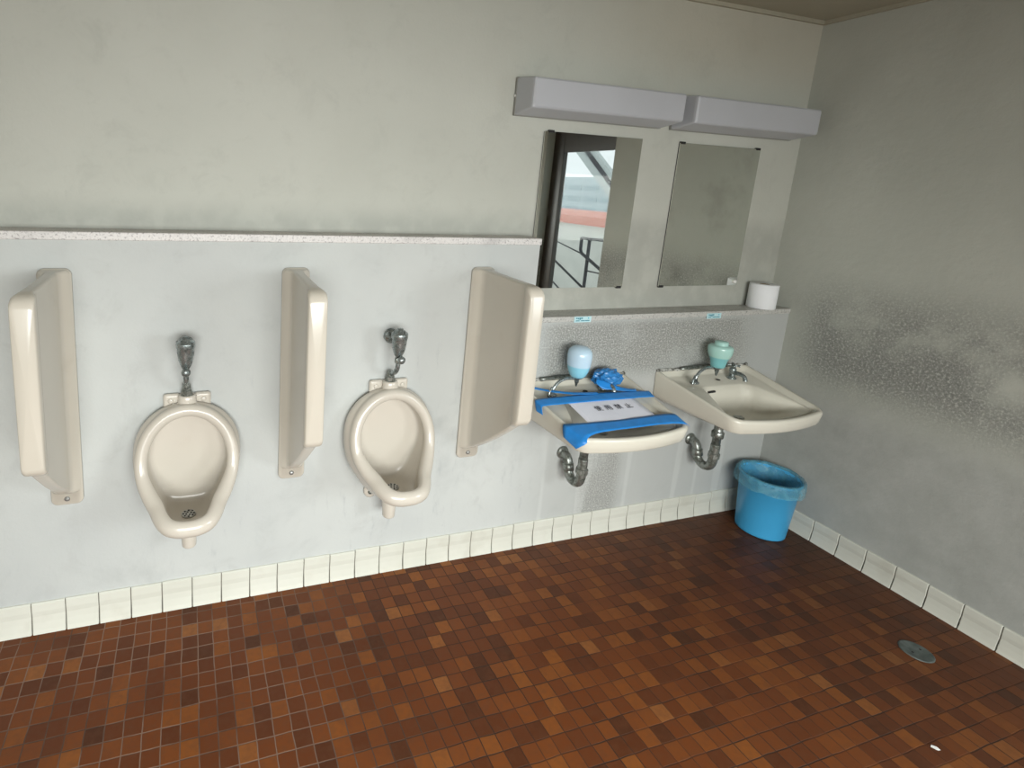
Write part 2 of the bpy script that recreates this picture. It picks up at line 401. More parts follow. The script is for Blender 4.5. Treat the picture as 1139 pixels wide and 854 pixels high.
# ------------------------------------------------------------------ urinals
def mirror_ring(half):      # half profile from top centre to bottom centre (x>=0) -> closed control loop
    return half + [(-p[0],) + tuple(p[1:]) for p in reversed(half[1:-1])]
def urinal_body():
    bm = bmesh.new(); NS = 4
    def ring(half): return catmull([Vector((p[0], p[1], p[2])) for p in mirror_ring(half)], NS, True)
    rim = [(0, -.052, .759), (.042, -.054, .752), (.080, -.057, .731), (.115, -.064, .693), (.135, -.075, .647), (.1405, -.088, .600), (.133, -.106, .558), (.112, -.136, .522), (.088, -.170, .498), (.073, -.203, .484), (.055, -.228, .475), (.029, -.239, .471), (0, -.241, .470)]
    wall = [(0, -.001, .748), (.045, -.001, .746), (.090, -.001, .731), (.127, -.001, .697), (.148, -.001, .655), (.153, -.001, .600), (.150, -.001, .545), (.135, -.001, .490), (.112, -.001, .445), (.085, -.001, .405), (.057, -.001, .375), (.028, -.001, .352), (0, -.001, .345)]
    inn1 = [(0, -.034, .738), (.038, -.035, .731), (.072, -.037, .712), (.104, -.042, .678), (.124, -.05, .638), (.129, -.058, .598), (.122, -.070, .555), (.104, -.09, .510), (.084, -.12, .470), (.066, -.15, .446), (.048, -.178, .437), (.025, -.192, .434), (0, -.195, .434)]
    inn2 = [(0, -.022, .728), (.036, -.022, .722), (.068, -.022, .704), (.099, -.022, .672), (.119, -.022, .634), (.124, -.022, .594), (.116, -.022, .545), (.100, -.022, .500), (.082, -.022, .462), (.064, -.023, .437), (.046, -.027, .425), (.024, -.03, .422), (0, -.032, .421)]
    R0, Rw, R1, R2 = ring(rim), ring(wall), ring(inn1), ring(inn2)
    k = len(R0); cen = Vector((0, -.1, .60)); rt = .0225
    rings = [Rw]
    RT = [.0212 + .0085 * min(1, max(0, (.57 - p.z) / .08)) for p in R0]
    out0 = []
    frames = []
    for i in range(k):
        T_ = (R0[(i + 1) % k] - R0[i - 1]).normalized()
        rad = (R0[i] - Vector((0, R0[i].y, .60))); 
        outw = rad - T_ * rad.dot(T_); outw.normalize()
        fwd = T_.cross(outw).normalized()
        if fwd.y > 0: fwd = -fwd
        frames.append((outw, fwd))
    # body flank between wall and rim
    for s, bul in ((.12, .006), (.3, .012), (.55, .012), (.8, .006)):
        rr = []
        for i in range(k):
            a = R0[i] + frames[i][0] * RT[i] * .9 - frames[i][1] * RT[i] * .5
            p = Rw[i].lerp(a, s); drop = max(0, (.56 - Rw[i].z) / .22)
            p += Vector((frames[i][0].x, 0, frames[i][0].z)) * bul
            rr.append(p)
        rings.append(rr)
    for ang in (-35, 0, 30, 60, 90, 120, 150, 180):
        a = math.radians(ang); c, s_ = math.cos(a), math.sin(a)
        rings.append([R0[i] + (frames[i][0] * c + frames[i][1] * s_) * RT[i] for i in range(k)])
    rings.append([R0[i].lerp(R1[i], .0) + (R1[i] - R0[i]) * .75 + frames[i][0] * -.004 for i in range(k)])
    rings.append(R1)
    rings.append([R1[i].lerp(R2[i], .6) for i in range(k)])
    rings.append(R2)
    rings.append([Vector((R2[i].x * .9, -.0215, .58 + (R2[i].z - .58) * .92)) for i in range(k)])
    vs = loft(bm, rings, cap0=False, cap1=True)
    return bm
def make_urinal(label):
    t = thing('urinal', label, 'urinal', (0, 0, 0), None)
    o = link('bowl', urinal_body(), M_CER, t, True)
    s = o.modifiers.new('s', 'SUBSURF'); s.levels = s.render_levels = 1
    # inlet neck and top ears in one casting
    bm = bmesh.new()
    loft(bm, [[Vector((r * 1.15 * math.cos(a), -.026 + r * .95 * math.sin(a), z)) for a in [2 * math.pi * i / 24 for i in range(24)]] for r, z in ((.030, .752), (.027, .770), (.0245, .785), (.0245, .797), (.021, .801), (.016, .801), (.015, .785))], cap0=True, cap1=True)
    box(bm, -.026, .026, -.028, -.001, .745, .799, .006, 3)
    for sx in (-1, 1):
        x0, x1 = sorted((sx * .022, sx * .074)); box(bm, x0, x1, -.019, -.001, .742, .801, .009, 3)
    link('inlet_neck', bm, M_CER, t, True)
    for sx in (-1, 1):
        bm = bmesh.new(); lathe(bm, [(.0085, -.018), (.0085, -.021), (.006, -.0225), (.002, -.023)], 18, (sx * .051, 0, .779), 'y', cap0=False); link('mounting_bolt', bm, M_CER, t, True)
        bm = bmesh.new(); loft(bm, [[Vector((sx * .047 + r * math.cos(a) * 1.0, y, .362 + r * 1.1 * math.sin(a))) for a in [2 * math.pi * i / 20 for i in range(20)]] for r, y in ((.026, -.001), (.026, -.012), (.022, -.016))], cap0=True, cap1=True); link('lower_lug', bm, M_CER, t, True)
        bm = bmesh.new(); lathe(bm, [(.009, -.015), (.009, -.020), (.005, -.024)], 14, (sx * .050, 0, .360), 'y', cap0=False); link('lug_bolt', bm, M_TRAP, t, True)
    bm = bmesh.new(); tube(bm, [(0, -.082, .404), (0, -.083, .39), (0, -.086, .36), (0, -.088, .318), (0, -.088, .303), (0, -.088, .298)], [.036, .034, .027, .0235, .0225, .015], 24, 4); link('outlet_spigot', bm, M_CER, t, True)
    # strainer with ring of holes
    d = thing('drain_strainer', '', ''); del d['label']; del d['category']; bpy.data.objects.remove(d)
    bm = bmesh.new(); lathe(bm, [(.0225, .4250), (.0225, .4312), (.0210, .4320), (.016, .4320), (.004, .4320)], 28, (0, -.112, 0)); ds = link('drain_strainer', bm, M_STEEL, t, True)
    bm = bmesh.new()
    for k in range(8):
        a = k * math.pi / 4; lathe(bm, [(.0034, .4315), (.0034, .4325)], 10, (.0165 * math.cos(a), -.112 + .0165 * math.sin(a), 0))
    for k in range(4):
        a = k * math.pi / 2 + .4; lathe(bm, [(.0032, .4315), (.0032, .4325)], 10, (.008 * math.cos(a), -.112 + .008 * math.sin(a), 0))
    link('strainer_holes', bm, M_BLACK, ds)
    return t
UX1, UX2 = -2.686, -1.987
u1 = make_urinal('cream wall-hung urinal on the left, between the leftmost and middle partitions')
u1.location = (UX1, 0, 0)
dup(u1, (UX2, 0, 0), 'cream wall-hung urinal nearer the washbasins, its side and lower lug showing')

def make_flush(label):
    t = thing('flush_valve', label, 'flush valve')
    bm = bmesh.new(); lathe(bm, [(.027, -.001), (.027, -.007), (.022, -.012), (.012, -.014), (.012, -.07)], 28, (0, 0, .962), 'y'); link('wall_flange', bm, M_CHR, t, True)
    bm = bmesh.new(); lathe(bm, [(.010, .910), (.0135, .916), (.018, .926), (.0225, .940), (.0250, .957), (.0265, .976), (.0285, .979), (.0292, .992), (.0275, .9975), (.021, .9985), (.020, 1.004), (.012, 1.007), (.011, 1.012), (.003, 1.013)], 32, (0, -.088, 0)); link('valve_body', bm, M_CHR, t, True)
    bm = bmesh.new(); lathe(bm, [(.0045, 0), (.0045, -.012), (.010, -.014), (.0138, -.021), (.0138, -.027), (.010, -.034), (.003, -.036)], 20, (0, -.092, .908), 'y'); link('push_button', bm, M_CHR, t, True)
    bm = bmesh.new(); tube(bm, [(0, -.088, .918), (0, -.088, .895), (0, -.086, .872), (0, -.070, .850), (0, -.044, .836), (0, -.028, .822), (0, -.026, .80)], .0085, 16, 5); link('flush_pipe', bm, M_CHR, t, True)
    bm = bmesh.new(); lathe(bm, [(.011, .838), (.0135, .834), (.0145, .822), (.013, .818), (.0165, .816), (.0165, .803), (.0185, .801), (.0185, .797)], 8, (0, -.026, 0)); link('spud_nut', bm, M_TRAP, t, False)
    bm = bmesh.new(); lathe(bm, [(.0125, .906), (.0135, .902), (.0135, .894), (.0125, .890)], 8, (0, -.088, 0)); link('union_nut', bm, M_TRAP, t, False)
    return t
f1 = make_flush('tarnished chrome flush valve on the wall above the left urinal'); f1.location = (UX1 - .002, 0, 0)
dup(f1, (UX2, 0, 0), 'tarnished chrome flush valve with bent pipe above the urinal nearer the washbasins')

# ------------------------------------------------------------------ partitions
def make_partition(label):
    t = thing('urinal_partition', label, 'urinal partition')
    bm = bmesh.new()
    def rr(hw, z0, z1, y, rad, dy=lambda f: 0):
        out = []; rad = min(rad, hw * .98); q = 6
        for cx_, cz, a0 in ((hw - rad, z1 - rad, 0), (-hw + rad, z1 - rad, 90), (-hw + rad, z0 + rad, 180), (hw - rad, z0 + rad, 270)):
            for k in range(q + 1):
                a = math.radians(a0 + 90 * k / q); out.append(Vector((cx_ + rad * math.cos(a), y, cz + rad * math.sin(a))))
        return out
    secs = [(.046, .452, 1.211, -.001, .02), (.046, .452, 1.211, -.010, .02), (.043, .455, 1.209, -.0135, .018),
            (.042, .496, 1.208, -.015, .014), (.039, .498, 1.207, -.022, .012), (.028, .503, 1.206, -.034, .012), (.0195, .512, 1.206, -.046, .010), (.0185, .525, 1.206, -.065, .009),
            (.0180, .565, 1.205, -.12, .009), (.0175, .620, 1.204, -.19, .009), (.0180, .690, 1.203, -.27, .009), (.0185, .712, 1.203, -.293, .009), (.0215, .720, 1.202, -.302, .010), (.0260, .726, 1.200, -.311, .012),
            (.0275, .732, 1.198, -.322, .012), (.0275, .739, 1.190, -.335, .012), (.0265, .750, 1.180, -.342, .012), (.0235, .760, 1.168, -.3455, .010)]
    loft(bm, [rr(*s) for s in secs]); link('panel', bm, M_PART, t, True)
    for z in (.474,):
        bm = bmesh.new(); lathe(bm, [(.0085, -.012), (.0085, -.0155), (.006, -.019), (.002, -.020)], 18, (.0, 0, z), 'y', cap0=False); link('mounting_bolt', bm, M_STEEL, t, True)
    return t
p1 = make_partition('leftmost beige ceramic partition panel, its right side facing the left urinal'); p1.location = (-3.052, 0, 0)
dup(p1, (-2.337, 0, 0), 'middle beige ceramic partition panel between the two urinals, seen nearly edge on')
dup(p1, (-1.637, 0, 0), 'beige ceramic partition panel beside the taped washbasin, its broad left side showing')

# ------------------------------------------------------------------ wall lights
def make_light(label):
    t = thing('wall_light', label, 'wall light')
    w = .3455
    bm = bmesh.new(); box(bm, -w, w, D - .014, D - .001, 1.767, 1.904, .003, 2); link('mounting_plate', bm, M_LAMPB, t)
    bm = bmesh.new()
    def rect(y, z0, z1, ix, r=.007, q=4):
        out = []
        for cx_, cz, a0 in ((w - ix - r, z1 - r, 0), (-w + ix + r, z1 - r, 90), (-w + ix + r, z0 + r, 180), (w - ix - r, z0 + r, 270)):
            for k in range(q + 1):
                a = math.radians(a0 + 90 * k / q); out.append(Vector((cx_ + r * math.cos(a), y, cz + r * math.sin(a))))
        return out
    loft(bm, [rect(D - .012, 1.770, 1.902, .002), rect(D - .03, 1.771, 1.901, .002), rect(-.010, 1.783, 1.891, .002), rect(-.019, 1.786, 1.889, .004), rect(-.0235, 1.792, 1.883, .010)])
    link('diffuser', bm, M_DIFF, t)
    for sx in (-1, 1):
        bm = bmesh.new(); lathe(bm, [(.0048, 0), (.0048, sx * .0018), (.002, sx * .0035)], 12, (sx * w, D - .0075, 1.838), 'x', cap0=False); link('side_screw', bm, M_WHITE, t, True)
    return t
l1 = make_light('long box wall light above the left mirror, unlit milky cover'); l1.location = (-1.168, 0, 0)
dup(l1, (-.424, 0, 0), 'long box wall light above the right mirror, its end close to the right wall')

# ------------------------------------------------------------------ mirrors
def make_mirror(label, x0, x1, z0, z1, clips, button=None):
    t = thing('wall_mirror', label, 'mirror', ((x0 + x1) / 2, 0, z0)); cx_ = (x0 + x1) / 2
    bm = bmesh.new(); box(bm, x0 - cx_, x1 - cx_, D - .0105, D - .0055, 0, z1 - z0, .0008, 1); link('mirror_glass', bm, M_MIR, t)
    bm = bmesh.new(); box(bm, x0 - cx_ + .002, x1 - cx_ - .002, D - .0055, D - .001, .002, z1 - z0 - .002); link('gap_shadow_sheet', bm, M_BLACK, t)  # black sheet standing in for the shadow gap behind the glass
    for xx, zz in clips:
        s = -1 if xx < cx_ else 1; e = 0 if zz < (z0 + z1) / 2 else 1
        bm = bmesh.new(); zc = 0 if e == 0 else z1 - z0; xc = xx - cx_
        box(bm, xc - .012, xc + .012, D - .0125, D - .001, zc - .005, zc + .005, .001, 1); link('mirror_clip', bm, M_BLACK, t)
    if button:
        bm = bmesh.new(); lathe(bm, [(.0075, D - .010), (.0085, D - .014), (.007, D - .018), (.002, D - .0195)], 20, (button[0] - cx_, 0, button[1] - z0), 'y', cap0=False); link('clip_button', bm, M_WHITE, t, True)
    return t
make_mirror('left wall mirror, behind the end of the high ledge, showing the bright outdoors', -1.369, -.902, 1.106, 1.722, [(-.92, 1.106), (-1.34, 1.722)])
make_mirror('right wall mirror, reflecting only the plain grey wall', -.704, -.247, 1.106, 1.720, [(-.69, 1.72), (-.262, 1.72), (-.69, 1.106)], (-.263, 1.124))

# ------------------------------------------------------------------ washbasins
BX1, BX2 = -1.178, -.478
def zr(y): return .750 + .19 * y
def outline(hb, hf, y0, y1, rb, rf, bulge, n=5):
    """closed loop seen from above, starting at the back left, fixed point count"""
    pts = []
    def arc(cx_, cy, r, a0, a1):
        for k in range(n + 1):
            a = math.radians(a0 + (a1 - a0) * k / n); pts.append((cx_ + r * math.cos(a), cy + r * math.sin(a)))
    def seg(p, q, m_, bow=0):
        for k in range(1, m_):
            t = k / m_; pts.append((p[0] + (q[0] - p[0]) * t, p[1] + (q[1] - p[1]) * t + bow * 4 * t * (1 - t)))
    arc(hb - rb, y0 - rb, rb, 90, 0); seg((hb, y0 - rb), (hf, y1 + rf), 7)
    arc(hf - rf, y1 + rf, rf, 0, -90); seg((hf - rf, y1), (-hf + rf, y1), 9, -bulge)
    arc(-hf + rf, y1 + rf, rf, -90, -180); seg((-hf, y1 + rf), (-hb, y0 - rb), 7)
    arc(-hb + rb, y0 - rb, rb, 180, 90); seg((-hb + rb, y0), (hb - rb, y0), 9)
    return pts
def make_basin(label):
    t = thing('washbasin', label, 'washbasin')
    bm = bmesh.new()
    L = lambda o, z: [Vector((p[0], p[1], z(p[1]) if callable(z) else z)) for p in o]
    rings = [
        L(outline(.16, .14, -.07, -.29, .05, .06, .01), .585),
        L(outline(.20, .18, -.03, -.325, .05, .06, .015), .605),
        L(outline(.235, .215, -.004, -.350, .03, .05, .018), .620),
        L(outline(.256, .236, -.001, -.366, .008, .048, .020), lambda y: .636 + .03 * y),
        L(outline(.259, .237, -.001, -.366, .006, .048, .021), lambda y: .641 + .03 * y),
        L(outline(.262, .241, -.001, -.370, .005, .050, .021), lambda y: .648 + .03 * y),
        L(outline(.265, .245, -.001, -.374, .004, .050, .021), lambda y: zr(y) - .010),
        L(outline(.264, .244, -.001, -.373, .004, .050, .021), lambda y: zr(y) - .004),
        L(outline(.260, .240, -.003, -.369, .004, .048, .021), lambda y: zr(y)),
        L(outline(.252, .231, -.008, -.361, .010, .042, .019), lambda y: zr(y) - .0005),
        L(outline(.247, .226, -.012, -.356, .014, .040, .018), lambda y: zr(y) - .005),
        L(outline(.240, .221, -.018, -.350, .018, .040, .018), lambda y: zr(y) - .018),
        L(outline(.232, .216, -.026, -.346, .022, .042, .017), lambda y: zr(y) - .022),
        L(outline(.150, .213, -.104, -.345, .050, .040, .016), lambda y: min(.709, zr(y) - .013)),
        L(outline(.142, .206, -.111, -.340, .050, .042, .015), lambda y: min(.704, zr(y) - .019)),
        L(outline(.138, .196, -.120, -.331, .050, .048, .013), lambda y: .675 + .1 * (y + .2)),
        L(outline(.130, .170, -.130, -.308, .05, .06, .010), .638),
        L(outline(.115, .13, -.143, -.275, .05, .055, .006), .613),
        L(outline(.075, .07, -.160, -.235, .03, .03, .002), .604),
        L(outline(.022, .022, -.182, -.222, .018, .018, .0), .601),
    ]
    loft(bm, rings); link('basin', bm, M_BAS, t, True)
    # overflow slot, plug hole and chain hole
    bm = bmesh.new(); tube(bm, [(-.095, -.1235, .6875), (-.060, -.1235, .6895)], .0045, 10, 3); link('overflow_slot', bm, M_BLACK, t, True)
    bm = bmesh.new(); lathe(bm, [(.009, .7185), (.009, .7200), (.004, .7205)], 14, (.010, -.075, 0)); link('chain_hole', bm, M_BLACK, t, True)
    bm = bmesh.new(); lathe(bm, [(.020, .601), (.020, .6035), (.014, .604), (.011, .6025)], 20, (0, -.20, 0)); link('plug_hole_ring', bm, M_STEEL, t, True)
    bm = bmesh.new(); rr = random.Random(3); pts = []
    for k in range(27):
        xx = -.262 + .524 * k / 26; pts.append((xx, -.003, .751 + rr.uniform(-.001, .002)))
    tube(bm, pts, [rr.uniform(.004, .009) for _ in range(40)], 8, 3); link('wall_sealant', bm, M_SEAL, t, True)
    bm = bmesh.new(); lathe(bm, [(.006, .640), (.006, .632), (.003, .629)], 12, (.05, -.36, 0)); link('drip_knob', bm, M_TRAP, t, True)
    return t
b1 = make_basin('cream washbasin taped over with a paper notice, nearest the partition'); b1.location = (BX1, 0, 0)
dup(b1, (BX2, 0, 0), 'open cream washbasin near the right wall, above the blue bin')

def make_trap(label):
    t = thing('drain_trap', label, 'drain pipe')
    bm = bmesh.new(); lathe(bm, [(.027, -.001), (.028, -.004), (.025, -.009), (.016, -.013), (.016, -.016)], 26, (0, 0, .405), 'y'); link('wall_flange', bm, M_TRAP, t, True)
    bm = bmesh.new(); tube(bm, [(0, -.012, .405), (0, -.028, .403), (0, -.040, .388), (0, -.046, .365), (0, -.055, .338), (0, -.075, .322), (0, -.098, .322), (0, -.117, .338), (0, -.124, .365), (0, -.125, .41), (0, -.125, .44)], .0185, 18, 5); link('trap_bend', bm, M_TRAP, t, True)
    bm = bmesh.new(); lathe(bm, [(.019, .375), (.0235, .378), (.0235, .398), (.019, .402)], 10, (0, -.125, 0)); link('slip_nut', bm, M_TRAP, t)
    bm = bmesh.new(); lathe(bm, [(.0165, .43), (.0165, .47), (.0215, .472), (.0240, .476), (.0240, .498), (.020, .503), (.0175, .506), (.0175, .54), (.026, .545), (.028, .572)], 20, (0, -.125, 0)); link('tailpiece', bm, M_TRAP, t, True)
    bm = bmesh.new(); a = Vector((0, -.047, .365)); tube(bm, [(0, -.0425, .378), (0, -.050, .350)], .0225, 14, 2); link('slip_nut', bm, M_TRAP, t, True)
    return t
t1 = make_trap('corroded chrome U-bend drain pipe under the taped washbasin'); t1.location = (BX1, 0, .012)
dup(t1, (BX2, 0, 0), 'corroded chrome U-bend drain pipe under the open washbasin')

def make_soap_arm(label):     # swan neck arm rising from the left of the deck to the soap valve
    t = thing('swan_neck_soap_arm', label, 'soap arm')
    bm = bmesh.new(); lathe(bm, [(.017, .718), (.017, .723), (.011, .727), (.0085, .738)], 20, (-.155, -.085, 0)); link('arm_base', bm, M_CHR, t, True)
    bm = bmesh.new(); tube(bm, [(-.155, -.085, .725), (-.150, -.085, .748), (-.130, -.084, .770), (-.100, -.082, .781), (-.070, -.080, .780), (-.040, -.080, .776)], .0062, 14, 6); link('arm_tube', bm, M_CHR, t, True)
    bm = bmesh.new(); tube(bm, [(-.178, -.095, .716), (-.172, -.092, .738), (-.160, -.088, .752)], .0045, 10, 4); link('arm_brace', bm, M_CHR, t, True)
    bm = bmesh.new(); tube(bm, [(-.165, -.020, .759), (-.02, -.018, .760), (.125, -.020, .759)], [.0055, .0075, .0075, .0055], 12, 4); link('connecting_bar', bm, M_TRAP, t, True)
    return t
s1 = make_soap_arm('curved chrome swan-neck soap arm on the back deck of the taped washbasin'); s1.location = (BX1, 0, 0)
s2 = dup(s1, (BX2 + .02, 0, 0), 'curved chrome swan-neck soap arm on the back deck of the open washbasin')
def make_tap(label):
    t = thing('water_tap', label, 'tap')
    bm = bmesh.new(); lathe(bm, [(.019, .716), (.019, .722), (.012, .726), (.0115, .748), (.014, .752), (.014, .762), (.009, .767), (.006, .772)], 20, (.10, -.065, 0)); link('tap_body', bm, M_CHR, t, True)
    bm = bmesh.new(); tube(bm, [(.10, -.068, .742), (.102, -.090, .747), (.104, -.112, .744), (.105, -.122, .732), (.105, -.124, .724)], [.009, .009, .0085, .0085, .009], 14, 5); link('tap_spout', bm, M_CHR, t, True)
    bm = bmesh.new()
    for k in range(4):
        a = math.pi / 4 + k * math.pi / 2; c, s_ = math.cos(a), math.sin(a)
        tube(bm, [(.10 + .003 * c, -.065 + .003 * s_, .776), (.10 + .014 * c, -.065 + .014 * s_, .777), (.10 + .024 * c, -.065 + .024 * s_, .777)], [.0045, .0045, .0068], 10, 3)
    lathe(bm, [(.008, .768), (.009, .775), (.007, .782), (.002, .784)], 16, (.10, -.065, 0)); link('cross_handle', bm, M_CHR, t, True)
    return t
k1 = make_tap('chrome tap with cross handle on the deck of the open washbasin'); k1.location = (BX2, 0, 0)
dup(k1, (BX1, 0, 0), 'chrome tap under the bunched blue plastic on the taped washbasin')

def make_dispenser(label, prof, mat, loc, rs):
    t = thing('soap_dispenser', label, 'soap dispenser', loc)
    bm = bmesh.new(); lathe(bm, [(a_ * rs, h_) for a_, h_ in prof], 36, cap1=True); link('bottle', bm, mat, t, True)
    bm = bmesh.new(); lathe(bm, [(.021, .008), (.021, -.002), (.014, -.006), (.009, -.010), (.008, -.022), (.0055, -.026), (.004, -.036), (.0015, -.040)], 20, (0, 0, 0)); link('push_valve', bm, M_CHR, t, True)
    return t
d1 = make_dispenser('tall rounded pale blue soap bottle over the taped washbasin',
    [(.020, -.001), (.027, .002), (.034, .010), (.042, .028), (.047, .050), (.0495, .072), (.050, .092), (.047, .107), (.040, .117), (.028, .124), (.012, .1275), (.002, .128)], M_BOT1, (-1.221, -.080, .784), .91)
d2 = make_dispenser('squat mint green soap bottle with cap over the open washbasin',
    [(.022, -.001), (.031, .001), (.035, .004), (.037, .016), (.042, .034), (.052, .050), (.058, .064), (.0605, .082), (.060, .090), (.056, .096), (.048, .0985), (.034, .0995), (.033, .101), (.033, .112), (.030, .1155), (.012, .1165), (.002, .117)], M_BOT2, (-.492, -.080, .781), .78)

# ------------------------------------------------------------------ tape, notice, plastic wrap on the left basin
def ribbon(name, rows, label, mat=M_TAPE, th=.0006, sub=5):
    """rows: list of (edge point, edge point), swept along"""
    A = catmull([r[0] for r in rows], sub); Bv = catmull([r[1] for r in rows], sub); bm = bmesh.new(); g = []
    rn = random.Random(len(label))
    for i, (a, b) in enumerate(zip(A, Bv)):
        g.append([bm.verts.new(a.lerp(b, k / 5) + Vector((0, 0, rn.uniform(0, .0008)))) for k in range(6)])
    for r, s in zip(g, g[1:]):
        for k in range(5): bm.faces.new((r[k], r[k + 1], s[k + 1], s[k]))
    o = link(name, bm, mat, None, True); o.location = (BX1, 0, 0)
    md = o.modifiers.new('t', 'SOLIDIFY'); md.thickness = th; md.offset = 1
    tag(o, label, 'tape', 'strips of blue tape on the washbasin'); return o
q = lambda x, y, dz=.003: (x, y, zr(y) + dz)
paper = bmesh.new(); PH = []
for i in range(13):
    PH.append([paper.verts.new(q(-.150 + .302 * i / 12 + .008 * (k / 8 - .5) * -1, -.140 - .198 * k / 8, .0030 + .0012 * math.sin(i * .9) * math.sin(k * .8))) for k in range(9)])
for r, s in zip(PH, PH[1:]):
    for k in range(8): paper.faces.new((r[k], r[k + 1], s[k + 1], s[k]))
po = link('paper_notice', paper, M_PAPER, None, True); po.location = (BX1, 0, 0); md = po.modifiers.new('t', 'SOLIDIFY'); md.thickness = .0003
nt = thing('x', '', ''); bpy.data.objects.remove(nt)
tag(po, 'white paper notice with four dark characters taped over the left washbasin', 'notice')
cu = bpy.data.curves.new('notice_lettering', 'FONT'); cu.body = '使用禁止'; cu.size = .031; cu.space_character = 1.95; cu.extrude = .0002; cu.align_x = 'CENTER'; cu.align_y = 'CENTER'
tmp = bpy.data.objects.new('tmp_text', cu); COL.objects.link(tmp)
dg = bpy.context.evaluated_depsgraph_get(); dg.update(); me = bpy.data.meshes.new_from_object(tmp.evaluated_get(dg)); bpy.data.objects.remove(tmp)
tx = bpy.data.objects.new('notice_lettering', me); COL.objects.link(tx); tx.parent = po
me.materials.clear(); me.materials.append(M_INK)
tx.location = (.018, -.222, zr(-.222) + .0052); tx.rotation_euler = (math.atan(.19), 0, math.radians(0))
ribbon('blue_tape', [((-.2675, -.150, .690), (-.2620, -.182, .688)), ((-.2675, -.140, .708), (-.2635, -.178, .702)), ((-.2660, -.133, zr(-.133) + .001), (-.2640, -.176, zr(-.176) + .001)), (q(-.252, -.130), q(-.245, -.174)), (q(-.20, -.130, .004), q(-.18, -.175, .004)),
    (q(-.1, -.129, .005), q(-.1, -.176, .005)), (q(0, -.128, .005), q(0, -.177, .005)), (q(.1, -.131, .005), q(.1, -.179, .005)), (q(.2, -.136, .005), q(.19, -.180, .005)), (q(.262, -.140, .003), q(.252, -.180, .003))],
    'blue tape strip across the back edge of the paper notice')
ribbon('blue_tape', [((-.2600, -.300, .660), (-.246, -.352, .640)), ((-.2580, -.290, .682), (-.246, -.368, .655)), ((-.253, -.284, zr(-.284) + .002), (-.231, -.380, zr(-.372) - .006)), (q(-.240, -.284), q(-.215, -.366, .003)), (q(-.20, -.288, .004), q(-.170, -.350, .004)),
    (q(-.12, -.293, .005), q(-.1, -.346, .006)), (q(0, -.294, .005), q(0, -.345, .006)), (q(.1, -.290, .005), q(.1, -.343, .006)), (q(.18, -.288, .005), q(.18, -.345, .005)), (q(.235, -.290, .003), q(.226, -.352, .003)), ((.249, -.295, zr(-.295) - .006), (.2475, -.352, zr(-.352) - .008))],
    'blue tape strip along the front edge of the paper notice')
ribbon('blue_tape', [((-.2680, -.025, .728), (-.2670, -.046, .722)), ((-.2665, -.028, zr(-.028) + .0012), (-.2655, -.050, zr(-.05) + .0012)), (q(-.240, -.040, .003), q(-.236, -.062, .003)), (q(-.18, -.078, .006), q(-.17, -.099, .006)), (q(-.11, -.108, .008), q(-.10, -.127, .008)),
    (q(-.04, -.121, .008), q(-.03, -.136, .008)), (q(.02, -.125, .007), q(.02, -.138, .007))],
    'narrow slanting blue tape strip left of the swan-neck spout')  # the swan-neck spout here is the soap arm
# crumpled plastic wrapped round the tap
bm = bmesh.new(); bmesh.ops.create_icosphere(bm, subdivisions=4, radius=1)
from mathutils import noise as MN
for v in bm.verts:
    d_ = v.co.normalized(); f = 1 + .26 * MN.noise(d_ * 2.6) + .16 * abs(MN.noise(d_ * 6 + Vector((3, 1, 2)))) - .08 * abs(MN.noise(d_ * 13))
    p = Vector((d_.x * .062, d_.y * .040, d_.z * .038)) * f
    if p.z < -.022: p.z = -.022 + (p.z + .022) * .3; p.x *= 1.1
    v.co = p
o = link('plastic_wrap', bm, M_WRAP, None, False); o.location = (BX1 + .123, -.062, .760)
tag(o, 'bunched blue plastic wrapped round the tap of the taped washbasin', 'plastic wrap')
ribbon('blue_tape', [(q(.060, -.070, .030), q(.045, -.088, .022)), (q(.085, -.095, .030), (.062, -.108, .738)), (q(.125, -.112, .018), q(.10, -.124, .010)), (q(.17, -.118, .008), q(.15, -.134, .007)), (q(.21, -.124, .006), q(.20, -.140, .006))],
    'short blue tape piece tying down the bunched plastic')

# ------------------------------------------------------------------ small things on the low sill
o = thing('toilet_roll', 'white toilet paper roll standing at the right end of the low sill', 'toilet roll', (-.143, .035, 1.0105))
bm = bmesh.new(); lathe(bm, [(.019, .002), (.054, 0), (.0565, .003), (.0565, .109), (.054, .112), (.019, .111)], 40, cap0=False, cap1=False); link('paper_winding', bm, M_ROLL, o, True)
bm = bmesh.new(); lathe(bm, [(.019, .002), (.019, .111), (.0175, .111), (.0175, .002)], 24, cap0=False, cap1=False); link('core', bm, plain('brown_card', (.35, .27, .18), .9), o, True)
o.children[0].data.flip_normals() if False else None
def sticker(x, z, w, h, label):
    o = B('sticker', x - w / 2, x + w / 2, -.0066, -.0056, z - h / 2, z + h / 2, M_STK); tag(o, label, 'sticker', 'stickers on the low sill edge')
    bm = bmesh.new(); y0, y1 = -.0072, -.0066
    for u0, u1, v0, v1 in ((-.40, -.32, .10, .32), (-.30, -.22, .02, .30), (-.20, -.12, -.05, .32), (-.10, -.01, .08, .33)):
        box(bm, x + u0 * w, x + u1 * w, y0, y1, z + v0 * h, z + v1 * h)
    for u0, u1 in ((-.40, -.18), (-.10, .12), (.14, .40)): box(bm, x + u0 * w, x + u1 * w, y0, y1, z - .30 * h, z - .14 * h)
    link('sticker_print', bm, M_STKD, o)
    bm = bmesh.new(); lathe(bm, [(.0030, -.0066), (.0030, -.0072)], 14, (x + .33 * w, 0, z + .2 * h), 'y'); link('sticker_dot', bm, M_STKB, o); return o
sticker(-1.166, .9965, .082, .024, 'pale cyan sticker on the sill edge above the taped washbasin')
sticker(-.470, .990, .082, .024, 'pale cyan sticker on the sill edge above the open washbasin')

